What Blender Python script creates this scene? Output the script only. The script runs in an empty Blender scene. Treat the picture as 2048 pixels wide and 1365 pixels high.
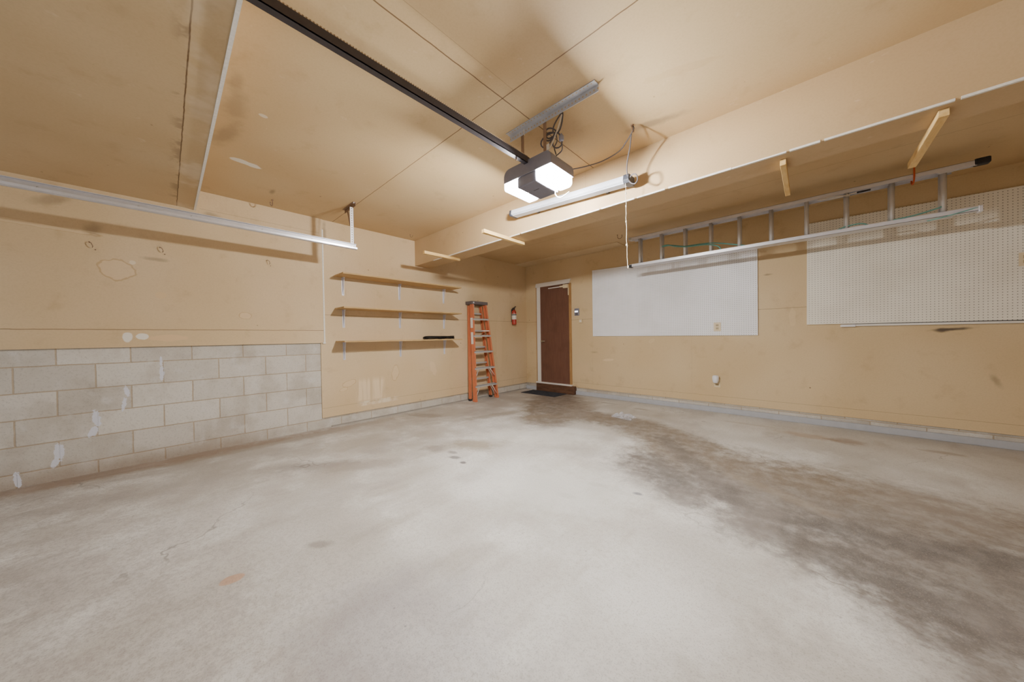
import bpy, math, random
from mathutils import Vector, Matrix
random.seed(7)
COL = bpy.context.scene.collection
PI = math.pi

# ------------------------------------------------------------------ node helper
class G:
    def __init__(s, name, rough=0.7, metal=0.0, spec=0.3):
        s.mat = bpy.data.materials.new(name); s.mat.use_nodes = True
        s.nt = s.mat.node_tree; s.nt.nodes.clear()
        s.out = s.nt.nodes.new('ShaderNodeOutputMaterial')
        s.b = s.nt.nodes.new('ShaderNodeBsdfPrincipled')
        s.b.inputs['Roughness'].default_value = rough
        s.b.inputs['Metallic'].default_value = metal
        s.b.inputs['Specular IOR Level'].default_value = spec
        s.nt.links.new(s.b.outputs[0], s.out.inputs[0])
        g = s.nt.nodes.new('ShaderNodeNewGeometry')
        s.pos = g.outputs['Position']
        sp = s.nt.nodes.new('ShaderNodeSeparateXYZ'); s.nt.links.new(s.pos, sp.inputs[0])
        s.x, s.y, s.z = sp.outputs
    def lk(s, a, sock):
        if hasattr(a, 'is_output'): s.nt.links.new(a, sock)
        else:
            try: sock.default_value = a
            except Exception: sock.default_value = (*a, 1) if len(a) == 3 else a
    def m(s, op, a, b=0.0, c=0.0, clamp=False):
        n = s.nt.nodes.new('ShaderNodeMath'); n.operation = op; n.use_clamp = clamp
        s.lk(a, n.inputs[0]); s.lk(b, n.inputs[1]); s.lk(c, n.inputs[2])
        return n.outputs[0]
    def noise(s, scale, detail=4, rough=0.55, vec=None, dist=0.0, stretch=None):
        v = vec or s.pos
        if stretch:
            mp = s.nt.nodes.new('ShaderNodeMapping'); s.lk(v, mp.inputs[0]); mp.inputs['Scale'].default_value = stretch
            v = mp.outputs[0]
        n = s.nt.nodes.new('ShaderNodeTexNoise'); s.lk(v, n.inputs['Vector'])
        n.inputs['Scale'].default_value = scale; n.inputs['Detail'].default_value = detail
        n.inputs['Roughness'].default_value = rough; n.inputs['Distortion'].default_value = dist
        return n.outputs['Fac']
    def vor(s, scale, vec=None, rnd=1.0):
        n = s.nt.nodes.new('ShaderNodeTexVoronoi'); s.lk(vec or s.pos, n.inputs['Vector'])
        n.inputs['Scale'].default_value = scale; n.inputs['Randomness'].default_value = rnd
        return n.outputs['Distance']
    def mr(s, v, a, b, c=0.0, d=1.0, smooth=True):
        n = s.nt.nodes.new('ShaderNodeMapRange'); n.interpolation_type = 'SMOOTHSTEP' if smooth else 'LINEAR'
        s.lk(v, n.inputs[0])
        for i, q in enumerate((a, b, c, d)): n.inputs[i+1].default_value = q
        return n.outputs[0]
    def mix(s, f, a, b):
        n = s.nt.nodes.new('ShaderNodeMix'); n.data_type = 'RGBA'
        s.lk(f, n.inputs[0]); s.lk(a, n.inputs[6]); s.lk(b, n.inputs[7])
        return n.outputs[2]
    def vm(s, op, a, b=(0, 0, 0)):
        n = s.nt.nodes.new('ShaderNodeVectorMath'); n.operation = op
        s.lk(a, n.inputs[0])
        if op not in ('ABSOLUTE', 'LENGTH'): s.lk(b, n.inputs[1])
        return n.outputs['Value' if op == 'LENGTH' else 'Vector']
    def local(s, u, v, cu, cv, ru, rv, ang):
        "coordinates (u, v) about a centre, turned by ang, in units of (ru, rv)"
        if not hasattr(s, 'uv'): s.uv = {}
        k = (id(u), id(v)) if False else (u.name, v.name)
        if k not in s.uv:
            c = s.nt.nodes.new('ShaderNodeCombineXYZ'); s.lk(u, c.inputs[0]); s.lk(v, c.inputs[1]); s.uv[k] = c.outputs[0]
        m = s.nt.nodes.new('ShaderNodeMapping'); m.vector_type = 'TEXTURE'; s.lk(s.uv[k], m.inputs['Vector'])
        m.inputs['Location'].default_value = (cu, cv, 0); m.inputs['Rotation'].default_value = (0, 0, ang); m.inputs['Scale'].default_value = (ru, rv, 1)
        return m.outputs[0]
    def ell(s, u, v, cu, cv, ru, rv, ang=0.0, soft=0.25, nz=None, amt=0.8):
        d = s.vm('LENGTH', s.local(u, v, cu, cv, ru, rv, ang))
        if nz is not None: d = s.m('MULTIPLY_ADD', nz, amt, s.m('SUBTRACT', d, .5*amt))
        s.lastd = d
        return s.mr(d, 1+soft, 1-soft)
    def seg(s, u, v, p, q, w, soft=0.5, nz=None, amt=1.0):
        L = math.hypot(q[0]-p[0], q[1]-p[1]); ang = math.atan2(q[1]-p[1], q[0]-p[0])
        c = s.vm('ABSOLUTE', s.local(u, v, (p[0]+q[0])/2, (p[1]+q[1])/2, w, w, ang))
        d = s.vm('LENGTH', s.vm('MAXIMUM', s.vm('SUBTRACT', c, (L/2/w, 0, 0)), (0, 0, 0)))
        if nz is not None: d = s.m('MULTIPLY_ADD', nz, amt, s.m('SUBTRACT', d, .5*amt))
        return s.mr(d, 1+soft, 1-soft)
    def line(s, u, pos, w, v=None, v0=None, v1=None):
        f = s.mr(s.m('ABSOLUTE', s.m('SUBTRACT', u, pos)), w, w*0.4)
        if v is not None:
            f = s.m('MULTIPLY', f, s.m('MULTIPLY', s.m('GREATER_THAN', v, v0), s.m('LESS_THAN', v, v1)))
        return f
    def mx(s, *a):
        r = a[0]
        for q in a[1:]: r = s.m('MAXIMUM', r, q)
        return r
    def bump(s, h, strength=0.2, dist=0.01):
        n = s.nt.nodes.new('ShaderNodeBump'); n.inputs['Strength'].default_value = strength
        n.inputs['Distance'].default_value = dist; s.lk(h, n.inputs['Height'])
        s.nt.links.new(n.outputs[0], s.b.inputs['Normal'])
    def done(s, col):
        s.lk(col if hasattr(col, 'is_output') else (*col, 1), s.b.inputs['Base Color'])
        return s.mat

def lin(r, g, b):
    f = lambda c: (c/255/12.92 if c/255 <= .04045 else ((c/255+.055)/1.055)**2.4)
    return (f(r), f(g), f(b))
def lin4(*a): return (*lin(*a), 1)

def simple(name, c, rough=.6, metal=0., spec=.4, var=.12, scale=30):
    g = G(name, rough, metal, spec)
    n = g.noise(scale, 3)
    a = tuple(q*(1-var) for q in c)+(1,); b = tuple(min(1, q*(1+var)) for q in c)+(1,)
    return g.done(g.mix(n, a, b))

TAN = lin4(209, 184, 145); TAN2 = lin4(215, 192, 156); TAND = lin4(150, 118, 80)

def painted(name, axes, seams=(), patches=(), rings=(), darks=(), extra=None, base=TAN, base2=TAN2):
    g = G(name, .55, 0, .25)
    u, v = [getattr(g, a) for a in axes]
    big = g.noise(1.3, 1); mid = g.noise(6, 3, .6); fine = g.noise(90, 1); wob = g.noise(14, 2)
    c = g.mix(g.mr(big, .3, .7), base, base2)
    c = g.mix(g.m('MULTIPLY', g.mr(mid, .55, .8), .22), c, TAND)
    c = g.mix(g.m('MULTIPLY', g.mr(fine, .35, .75), .08), c, lin4(150, 120, 85))
    # faint scuffs and small nail heads
    scuff = g.noise(9, 3, .75, stretch=(1, 1, 3))
    c = g.mix(g.m('MULTIPLY', g.mr(scuff, .66, .78), .35), c, lin4(225, 205, 175))
    nails = g.mr(g.vor(3.1), .030, .018)
    c = g.mix(g.m('MULTIPLY', nails, .75), c, lin4(95, 72, 50))
    specks = g.mr(g.vor(11), .028, .012)
    c = g.mix(g.m('MULTIPLY', specks, .4), c, lin4(110, 84, 58))
    for (cu, cv, ru, rv, ang, col, a) in patches:
        c = g.mix(g.m('MULTIPLY', g.ell(u, v, cu, cv, ru, rv, ang, .12, wob, .9), a), c, (*lin(*col), 1))
    for (cu, cv, ru, rv, ang) in rings:
        g.ell(u, v, cu, cv, ru, rv, ang, .1, wob, .8)
        r = g.mr(g.m('ABSOLUTE', g.m('SUBTRACT', g.lastd, 1.0)), .11, .02)
        inside = g.mr(g.lastd, 1.02, .95)
        c = g.mix(g.m('MULTIPLY', inside, .35), c, lin4(228, 203, 165))
        c = g.mix(g.m('MULTIPLY', r, .42), c, lin4(166, 124, 74))
    for (cu, cv, ru, rv, ang, a) in darks:
        c = g.mix(g.m('MULTIPLY', g.ell(u, v, cu, cv, ru, rv, ang, .7, wob, 1.2), a), c, lin4(92, 80, 68))
    h = g.m('MULTIPLY', mid, .3)
    for (ax, p, w, lo, hi, a) in seams:
        a1, a2 = (u, v) if ax == 0 else (v, u)
        wa = g.m('ADD', a1, g.m('MULTIPLY', g.m('SUBTRACT', wob, .5), .006))
        f = g.line(wa, p, w, a2, lo, hi)
        c = g.mix(g.m('MULTIPLY', f, a), c, lin4(96, 66, 38))
        h = g.m('SUBTRACT', h, g.m('MULTIPLY', f, .6))
    if extra: c = extra(g, u, v, c, wob)
    g.bump(mid, .08, .01)
    return g.done(c)

# ------------------------------------------------------------------ mesh helper
class MB:
    def __init__(s): s.v = []; s.f = []; s.sm = []
    def add(s, vs, fs, smooth=False, M=None):
        o = len(s.v)
        s.v += [tuple(M @ Vector(p)) if M else tuple(p) for p in vs]
        s.f += [tuple(i+o for i in f) for f in fs]; s.sm += [smooth]*len(fs)
        return s
    def box(s, x0, x1, y0, y1, z0, z1, M=None):
        vs = [(x, y, z) for z in (z0, z1) for y in (y0, y1) for x in (x0, x1)]
        return s.add(vs, [(0,2,3,1), (4,5,7,6), (0,1,5,4), (2,6,7,3), (0,4,6,2), (1,3,7,5)], M=M)
    def hexa(s, bot, top):
        return s.add(list(bot)+list(top), [(3,2,1,0), (4,5,6,7), (0,1,5,4), (1,2,6,5), (2,3,7,6), (3,0,4,7)])
    def prism(s, prof, axis, a0, a1, smooth=False, M=None):
        n = len(prof); vs = []
        for a in (a0, a1):
            for p, q in prof:
                vs.append({'x': (a, p, q), 'y': (p, a, q), 'z': (p, q, a)}[axis])
        fs = [(i, (i+1) % n, n+(i+1) % n, n+i) for i in range(n)]
        s.add(vs, fs, smooth, M); o = len(s.v)-2*n
        s.f += [tuple(range(o, o+n))[::-1], tuple(range(o+n, o+2*n))]; s.sm += [False, False]
        return s
    def tube(s, path, r, n=8, closed=False, flat=None):
        P = [Vector(p) for p in path]; m = len(P); rings = []
        T = []
        for i in range(m):
            a = P[(i-1) % m] if (closed or i > 0) else P[i]; b = P[(i+1) % m] if (closed or i < m-1) else P[i]
            T.append((b-a).normalized())
        up = Vector((0, 0, 1)) if abs(T[0].z) < .9 else Vector((1, 0, 0))
        N = (up-T[0]*up.dot(T[0])).normalized(); vs = []
        for i in range(m):
            N = (N-T[i]*N.dot(T[i])); N = N.normalized() if N.length > 1e-6 else T[i].orthogonal().normalized()
            B = T[i].cross(N)
            for k in range(n):
                a = 2*PI*k/n; ra = r if not flat else r
                vs.append(P[i]+N*math.cos(a)*ra+B*math.sin(a)*(ra if not flat else flat))
        fs = []
        for i in range(m if closed else m-1):
            for k in range(n):
                j = (i+1) % m
                fs.append((i*n+k, i*n+(k+1) % n, j*n+(k+1) % n, j*n+k))
        if not closed: fs += [tuple(range(n))[::-1], tuple(range((m-1)*n, m*n))]
        return s.add([tuple(v) for v in vs], fs, True)
    def cyl(s, p, q, r, n=14): return s.tube([p, q], r, n)
    def lathe(s, prof, c, n=24):
        vs = []; m = len(prof)
        for r, z in prof:
            for k in range(n):
                a = 2*PI*k/n; vs.append((c[0]+r*math.cos(a), c[1]+r*math.sin(a), c[2]+z))
        fs = [(i*n+k, i*n+(k+1) % n, (i+1)*n+(k+1) % n, (i+1)*n+k) for i in range(m-1) for k in range(n)]
        fs += [tuple(range(n))[::-1], tuple(range((m-1)*n, m*n))]
        return s.add(vs, fs, True)
    def build(s, name, mat, parent=None, bevel=0.0, seg=2, origin=None):
        me = bpy.data.meshes.new(name)
        if parent is not None: loc = Vector((0, 0, 0)); off = world_loc(parent)
        else:
            xs = [p[0] for p in s.v]; ys = [p[1] for p in s.v]; zs = [p[2] for p in s.v]
            loc = Vector(origin) if origin else Vector(((min(xs)+max(xs))/2, (min(ys)+max(ys))/2, min(zs))); off = loc
        me.from_pydata([tuple(Vector(p)-off) for p in s.v], [], s.f)
        me.polygons.foreach_set('use_smooth', s.sm)
        me.materials.append(mat); me.update()
        o = bpy.data.objects.new(name, me); COL.objects.link(o)
        o.location = loc
        if parent is not None: o.parent = parent
        if bevel:
            b = o.modifiers.new('bevel', 'BEVEL'); b.width = bevel; b.segments = seg; b.limit_method = 'ANGLE'
        return o

def world_loc(o):
    v = Vector((0, 0, 0))
    while o is not None: v += o.location; o = o.parent
    return v
def thing(name, label, cat, loc, group=None):
    o = bpy.data.objects.new(name, None); COL.objects.link(o); o.location = loc
    o.empty_display_size = .05
    return tag(o, label, cat, group)
def tag(o, label, cat, group=None):
    o['label'] = label; o['category'] = cat
    if group: o['group'] = group
    return o
def struct(o): o['kind'] = 'structure'; return o
def box(*a): return MB().box(*a)
def bez(pts, n=10):
    "smooth path through points (Catmull-Rom)"
    P = [Vector(p) for p in pts]; P = [2*P[0]-P[1]]+P+[2*P[-1]-P[-2]]; out = []
    for i in range(1, len(P)-2):
        a, b, c, d = P[i-1:i+3]
        for k in range(n):
            t = k/n
            out.append(.5*((2*b)+(c-a)*t+(2*a-5*b+4*c-d)*t*t+(3*b-a-3*c+d)*t**3))
    out.append(P[-2]); return out

# ------------------------------------------------------------------ dimensions
BY = 5.236; CZ = 2.587; RX = 6.9; FY = -1.6; SOF = 2.392; BZ = 2.205

# ------------------------------------------------------------------ materials
M = {}
M['ceiling'] = painted('ceiling_paint', 'xy',
    seams=[(1, 1.457, .0045, 0, RX, .85), (0, 3.03, .005, .22, 2.61, .85), (0, 3.125, .002, .3, 1.457, .4),
           (1, 4.06, .003, 0, RX, .5), (0, 1.9, .002, 1.457, 2.6, .15)],
    patches=[(.985, .44, .036, .062, .1, (228, 222, 208), .95), (.966, .53, .036, .062, .2, (228, 222, 208), .95), (.976, .485, .03, .06, .1, (228, 222, 208), .95), (1.782, .466, .018, .026, .1, (222, 212, 192), .9),
             (3.9, 2.0, .2, .03, .3, (190, 160, 120), .3)],
    darks=[(1.35, .32, .18, .05, .2, .35), (1.75, .33, .15, .05, 0, .3), (3.64, 2.36, .16, .035, .2, .45), (2.0, .3, .1, .03, 0, .25), (.5, .75, .06, .02, 0, .5), (3.3, 1.75, .3, .06, 0, .3)],
    base=lin4(198, 170, 128), base2=lin4(205, 180, 140))
def soff_extra(g, u, v, c, w):
    n = g.noise(4, 3, .6)
    band = g.mr(v, .06, .12)
    c = g.mix(g.m('MULTIPLY', g.m('MULTIPLY', g.mr(n, .45, .65), band), .6), c, lin4(222, 204, 175))
    e = g.m('MULTIPLY', g.mr(v, .02, .085), g.mr(v, .095, .09))
    return g.mix(g.m('MULTIPLY', g.m('MULTIPLY', e, g.mr(g.noise(5, 4, .7), .5, .6)), .45), c, lin4(120, 100, 80))
M['soffit'] = painted('soffit_paint', 'xy', seams=[(1, .092, .004, 0, RX, .9)], extra=soff_extra,
                      base=lin4(196, 170, 130), base2=lin4(204, 180, 142))
M['beam'] = painted('beam_paint', 'xy', seams=[(0, 2.95, .002, 2.6, 2.9, .3)], base=lin4(194, 166, 126), base2=lin4(204, 178, 140))
def lw_extra(g, u, v, c, w):
    drip = g.noise(22, 3, .5, stretch=(1, 1, .08))
    box_ = g.m('MULTIPLY', g.m('MULTIPLY', g.mr(u, 1.68, 1.72), g.mr(u, 2.12, 2.08)), g.m('MULTIPLY', g.mr(v, .26, .28), g.mr(v, .60, .5)))
    c = g.mix(g.m('MULTIPLY', g.m('MULTIPLY', box_, g.mr(drip, .4, .6)), .7), c, lin4(236, 214, 180))
    w2 = g.m('MULTIPLY', g.m('MULTIPLY', g.mr(u, 1.7, 1.8), g.mr(u, 2.4, 2.1)), g.m('MULTIPLY', g.mr(v, .19, .21), g.mr(v, .27, .25)))
    return g.mix(g.m('MULTIPLY', g.m('MULTIPLY', w2, g.mr(w, .3, .6)), .6), c, lin4(238, 228, 208))
M['left'] = painted('left_wall_paint', 'yz',
    seams=[(1, 1.213, .004, FY, 1.33, .75), (1, 1.408, .0035, 1.34, BY, .6), (1, .245, .0025, 1.3, BY, .5), (0, 1.97, .002, .9, 2.58, .12), (1, 2.41, .003, .25, 1.3, .35)],
    patches=[(-.23, 1.146, .028, .045, 0, (232, 226, 214), .95), (-.145, 1.15, .035, .026, 0, (232, 226, 214), .95), (.02, 1.135, .12, .03, 0, (222, 190, 150), .7),
             (-.19, 1.81, .02, .02, 0, (228, 214, 190), .8), (-.025, 1.531, .035, .03, 0, (216, 188, 146), .8),
             (2.9, .62, .05, .12, .3, (228, 205, 170), .45), (2.65, 1.5, .06, .03, .3, (228, 205, 170), .4), (4.4, 1.0, .08, .5, 0, (222, 198, 160), .3)],
    rings=[(-.277, 1.732, .10, .085, 0), (.579, 1.368, .05, .032, 0), (-.8, 2.035, .45, .018, -.06), (2.26, .6, .05, .11, -.15), (1.62, .52, .08, .04, .3), (1.55, .45, .05, .025, .3)],
    darks=[(-.6, 2.24, .09, .03, .4, .35), (-.4, 2.05, .04, .05, 0, .35), (.33, 2.36, .06, .03, 0, .4), (-.05, 1.86, .07, .015, 0, .4), (1.36, 2.42, .02, .12, 0, .45)], extra=lw_extra)
M['back'] = painted('back_wall_paint', 'xz',
    seams=[(1, 1.402, .0035, 0, RX, .6), (1, .226, .0025, 1.15, RX, .5), (0, 3.168, .002, .24, 1.1, .2), (0, 1.56, .002, .2, 1.08, .2)],
    patches=[(1.86, .672, .10, .022, .08, (226, 202, 165), .9), (1.35, .45, .16, .14, .4, (218, 190, 150), .35), (4.28, 1.28, .03, .12, 0, (220, 196, 156), .6),
             (2.6, 1.0, .05, .03, .5, (220, 196, 156), .5)],
    darks=[(5.46, 1.105, .10, .013, .06, .95), (5.39, 1.096, .035, .018, 0, .8), (5.7, .62, .02, .05, .4, .4), (1.6, .8, .05, .015, 0, .3), (4.05, 1.84, .04, .01, 0, .5)],
    base=lin4(209, 184, 143), base2=lin4(215, 192, 153))
# block wall
def block_mat(name, ua, phase):
    g = G(name, .9, 0, .15)
    u = getattr(g, ua)
    cb = g.nt.nodes.new('ShaderNodeCombineXYZ')
    g.lk(g.m('ADD', g.m('ADD', u, phase), g.m('MULTIPLY', g.m('SUBTRACT', g.noise(9, 2), .5), .006)), cb.inputs[0])
    g.lk(g.m('ADD', g.m('SUBTRACT', g.z, .108-.2035*4), g.m('MULTIPLY', g.m('SUBTRACT', g.noise(8, 2), .5), .008)), cb.inputs[1])
    br = g.nt.nodes.new('ShaderNodeTexBrick'); g.lk(cb.outputs[0], br.inputs['Vector'])
    br.offset = .5; br.inputs['Scale'].default_value = 1.0
    br.inputs['Brick Width'].default_value = .386; br.inputs['Row Height'].default_value = .2035
    br.inputs['Mortar Size'].default_value = .0055; br.inputs['Mortar Smooth'].default_value = .4; br.inputs['Bias'].default_value = 0
    br.inputs['Color1'].default_value = lin4(194, 188, 178); br.inputs['Color2'].default_value = lin4(212, 207, 198)
    br.inputs['Mortar'].default_value = lin4(182, 166, 144)
    c = br.outputs[0]
    n1 = g.noise(3.0, 3, .65); n2 = g.noise(60, 2, .75); n3 = g.noise(7, 2, .6)
    c = g.mix(g.m('MULTIPLY', g.mr(n1, .42, .7), .38), c, lin4(150, 136, 118))
    c = g.mix(g.m('MULTIPLY', g.mr(n3, .55, .75), .45), c, lin4(214, 212, 208))
    c = g.mix(g.m('MULTIPLY', g.mr(n2, .5, .75), .3), c, lin4(130, 122, 112))
    pores = g.mr(g.vor(70), .2, .1)
    c = g.mix(g.m('MULTIPLY', pores, .22), c, lin4(110, 102, 92))
    low = g.mr(g.z, .17, .0)
    c = g.mix(g.m('MULTIPLY', g.m('MULTIPLY', low, g.mr(g.y, 1.2, .2)), .55), c, lin4(140, 118, 96))
    if ua == 'y':
        wob = g.m('ADD', g.m('MULTIPLY', g.noise(38, 4, .7), .6), g.m('MULTIPLY', g.noise(14, 2, stretch=(1, 1, .4)), .4))
        for (y, z, ry, rz, a) in [(-0.036, 0.915, 0.0109, 0.06, 0.0), (-0.034, 0.82, 0.015, 0.075, 0.0), (-0.245, 0.665, 0.015, 0.04, 0.12), (-0.262, 0.56, 0.0136, 0.06, -0.12), (-0.415, 0.46, 0.0204, 0.07, 0.06),
                                  (-0.435, 0.345, 0.0238, 0.05, -0.3), (-0.6, 0.225, 0.0218, 0.055, 0.06), (-0.625, 0.14, 0.017, 0.035, -0.3), (-0.79, 0.06, 0.019, 0.055, 0.09)]:
            c = g.mix(g.m('MULTIPLY', g.ell(u, g.z, y, z, ry, rz, a, .08, wob, 3.2), .92), c, lin4(216, 218, 228))
    h = g.m('ADD', g.m('MULTIPLY', br.outputs['Fac'], -1.0), g.m('MULTIPLY', n2, .35))
    g.bump(h, .55, .006)
    return g.done(c)
M['block_left'] = block_mat('cinder_block_left', 'y', .218+.386*20.5)
M['block_back'] = block_mat('cinder_block_back', 'x', .1)

# floor
def floor_mat():
    g = G('stained_concrete', .42, 0, .35)
    x, y = g.x, g.y
    n0 = g.noise(.9, 2, .6); n1 = g.noise(2.6, 4, .65); n2 = g.noise(9, 4, .7); n3 = g.noise(45, 3, .75); n4 = g.noise(160, 1, .7)
    streak = g.noise(4, 3, .65, stretch=(1, .35, 1))
    c = g.mix(g.mr(n0, .3, .7), lin4(178, 173, 165), lin4(210, 208, 203))
    c = g.mix(g.m('MULTIPLY', g.mr(streak, .5, .75), .45), c, lin4(156, 146, 134))
    c = g.mix(g.m('MULTIPLY', g.mr(n1, .52, .72), .45), c, lin4(222, 220, 214))
    # general dirt along the left side of the slab and near the camera
    left = g.mr(x, 3.0, .6)
    c = g.mix(g.m('MULTIPLY', g.m('MULTIPLY', left, g.mr(n1, .62, .38)), .45), c, lin4(146, 134, 122))
    near = g.mr(g.m('ADD', y, g.m('MULTIPLY', x, -.3)), .1, -.9)
    c = g.mix(g.m('MULTIPLY', g.m('MULTIPLY', near, g.mr(g.m('ADD', g.m('MULTIPLY', n2, .6), g.m('MULTIPLY', n3, .4)), .42, .6)), .38), c, lin4(138, 126, 120))
    # dark walked-in band from the doorway toward the camera's right
    wob = g.m('ADD', g.m('MULTIPLY', n1, .55), g.m('MULTIPLY', n2, .45))
    S = [((1.1, 4.75), (1.9, 3.85), .40), ((1.2, 4.3), (1.9, 3.4), .30), ((1.9, 3.95), (2.95, 3.85), .27), ((2.9, 3.85), (3.6, 3.45), .30), ((3.55, 3.35), (3.85, 2.75), .38),
         ((3.85, 2.95), (4.45, 2.85), .62), ((4.45, 2.85), (5.15, 2.70), .66), ((4.85, 2.35), (5.35, 1.95), .50), ((5.0, 2.2), (5.3, 1.2), .35)]
    b = None
    for p, q, w in S:
        m_ = g.seg(x, y, p, q, w*1.06, .42, wob, 1.7)
        b = m_ if b is None else g.mx(b, m_)
    band = g.m('MULTIPLY', b, g.mr(n2, .35, .7, 1.0, .68))
    c = g.mix(g.m('MULTIPLY', band, .92), c, g.mix(g.mr(g.m('ADD', y, g.m('MULTIPLY', n1, .8)), 3.0, 3.6), lin4(104, 97, 92), lin4(112, 98, 82)))
    core = None
    for p, q, w in [((3.3, 3.55), (4.1, 2.5), .10), ((4.15, 2.40), (4.75, 2.55), .10), ((4.7, 2.53), (5.2, 2.70), .08), ((4.2, 2.25), (4.9, 2.05), .14), ((3.4, 2.9), (3.8, 2.4), .15)]:
        m_ = g.seg(x, y, p, q, w, .8, n2, 3.0); core = m_ if core is None else g.mx(core, m_)
    c = g.mix(g.m('MULTIPLY', core, .5), c, lin4(78, 74, 72))
    spk = g.m('MULTIPLY', g.mr(n3, .52, .66), b)
    c = g.mix(g.m('MULTIPLY', spk, .45), c, lin4(66, 61, 58))
    c = g.mix(g.m('MULTIPLY', g.m('MULTIPLY', g.mr(n4, .55, .7), b), .4), c, lin4(168, 160, 150))
    tanst = g.seg(x, y, (4.0, 2.95), (4.5, 2.7), .05, .6, n2, 2.5)
    c = g.mix(g.m('MULTIPLY', tanst, .22), c, lin4(160, 144, 122))
    c = g.mix(g.m('MULTIPLY', g.mr(n3, .45, .68), .26), c, lin4(146, 137, 128))
    blot = g.noise(1.7, 3, .6, stretch=(1.0, .6, 1))
    c = g.mix(g.m('MULTIPLY', g.mr(blot, .52, .66), .34), c, lin4(150, 142, 136))
    # scattered stains
    for (sx, sy, ra, rb, a, col, al) in [
        (1.92, 2.12, .22, .14, .4, (146, 134, 116), .75), (3.56, 2.19, .03, .02, .3, (80, 78, 96), .8), (3.28, 2.13, .06, .03, .2, (140, 132, 124), .6), (3.21, 1.85, .07, .03, .2, (140, 132, 124), .5), (1.92, 1.84, .05, .03, 0, (110, 106, 104), .6), (2.51, .54, .06, .03, .8, (126, 118, 112), .6), (.45, 2.5, .22, .10, .5, (120, 110, 98), .5), (2.05, 1.78, .06, .03, .4, (96, 92, 92), .7),
        (2.2, 1.75, .03, .02, 0, (90, 86, 88), .8), (1.7, 1.8, .12, .09, .3, (120, 112, 104), .5),
        (4.42, 4.60, .20, .09, -.15, (164, 136, 106), .5), (4.70, 4.60, .13, .10, 0, (140, 118, 98), .65), (5.3, 4.7, .12, .05, 0, (138, 120, 100), .5), (3.9, 4.75, .3, .03, 0, (150, 130, 108), .3),
        (1.5, 1.05, .5, .12, .9, (142, 132, 124), .5), (1.25, .85, .35, .08, .9, (134, 126, 120), .45),
        (2.0, 4.85, .2, .03, 0, (118, 110, 100), .5), (2.6, 4.75, .12, .04, 0, (140, 128, 112), .5),
        (1.2, 3.2, .6, .10, 1.3, (128, 116, 98), .5), (1.75, 3.5, .3, .12, .8, (132, 120, 104), .5), (2.5, 3.2, .25, .10, .3, (206, 204, 198), .5),
        (3.3, .55, .35, .3, .3, (150, 146, 152), .35), (4.0, .42, .18, .10, .2, (120, 108, 104), .45), (3.55, .42, .12, .08, .2, (128, 116, 110), .4),
        (.10, -.2, .12, 1.4, 0, (140, 112, 86), .65), (.22, 0.9, .10, 1.5, 0, (140, 122, 102), .5), (4.0, 1.35, .25, .2, .4, (222, 220, 216), .4), (3.1, 1.9, .5, .35, .6, (214, 214, 208), .5), (2.2, 2.7, .6, .25, .5, (216, 214, 206), .5)]:
        c = g.mix(g.m('MULTIPLY', g.ell(x, y, sx, sy, ra, rb, a, .5, n2, 1.8), al), c, lin4(*col))
    c = g.mix(g.m('MULTIPLY', g.ell(x, y, 2.482, .185, .034, .044, -.2, .12, n3, .6), .65), c, lin4(184, 140, 106))
    # little chips, pale specks, hairline cracks
    c = g.mix(g.m('MULTIPLY', g.mr(n4, .54, .68), .34), c, lin4(124, 116, 110))
    c = g.mix(g.m('MULTIPLY', g.mr(g.vor(9), .022, .010), .9), c, lin4(238, 238, 236))
    c = g.mix(g.m('MULTIPLY', g.m('MULTIPLY', g.mr(g.vor(14), .09, .03), g.mr(n1, .5, .6)), .5), c, lin4(92, 86, 84))
    crk = g.nt.nodes.new('ShaderNodeTexVoronoi'); crk.feature = 'DISTANCE_TO_EDGE'; crk.inputs['Scale'].default_value = .7
    vm = g.nt.nodes.new('ShaderNodeVectorMath'); vm.operation = 'ADD'; g.lk(g.pos, vm.inputs[0])
    nn = g.nt.nodes.new('ShaderNodeTexNoise'); nn.inputs['Scale'].default_value = 3; nn.inputs['Detail'].default_value = 5
    g.lk(g.pos, nn.inputs['Vector']); vs = g.nt.nodes.new('ShaderNodeVectorMath'); vs.operation = 'SCALE'; vs.inputs['Scale'].default_value = .35
    g.lk(nn.outputs['Color'], vs.inputs[0]); g.lk(vs.outputs[0], vm.inputs[1]); g.lk(vm.outputs[0], crk.inputs['Vector'])
    c = g.mix(g.m('MULTIPLY', g.m('MULTIPLY', g.mr(crk.outputs['Distance'], .004, .001), g.mr(n0, .5, .62)), .5), c, lin4(104, 96, 88))
    g.lk(g.mr(n1, .3, .7, .38, .62), g.b.inputs['Roughness'])
    g.bump(g.m('ADD', g.m('MULTIPLY', n3, .5), g.m('MULTIPLY', n2, .5)), .12, .006)
    return g.done(c)
M['floor'] = floor_mat()

def peg_mat(name, base, shade):
    g = G(name, .5, 0, .3)
    p = .0254
    fx = g.m('SUBTRACT', g.m('FRACT', g.m('DIVIDE', g.x, p)), .5); fz = g.m('SUBTRACT', g.m('FRACT', g.m('DIVIDE', g.z, p)), .5)
    d = g.m('SQRT', g.m('ADD', g.m('MULTIPLY', fx, fx), g.m('MULTIPLY', fz, fz)))
    hole = g.mr(d, .17, .11)
    n = g.noise(2.5, 4)
    c = g.mix(g.mr(n, .35, .7), base, shade)
    c = g.mix(g.m('MULTIPLY', hole, .8), c, lin4(96, 86, 74))
    g.bump(g.m('MULTIPLY', hole, -1), .4, .003)
    return g.done(c)
M['peg1'] = peg_mat('pegboard_white', lin4(246, 246, 250), lin4(238, 238, 240))
M['peg2'] = peg_mat('pegboard_cream', lin4(244, 239, 226), lin4(234, 228, 214))

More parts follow.
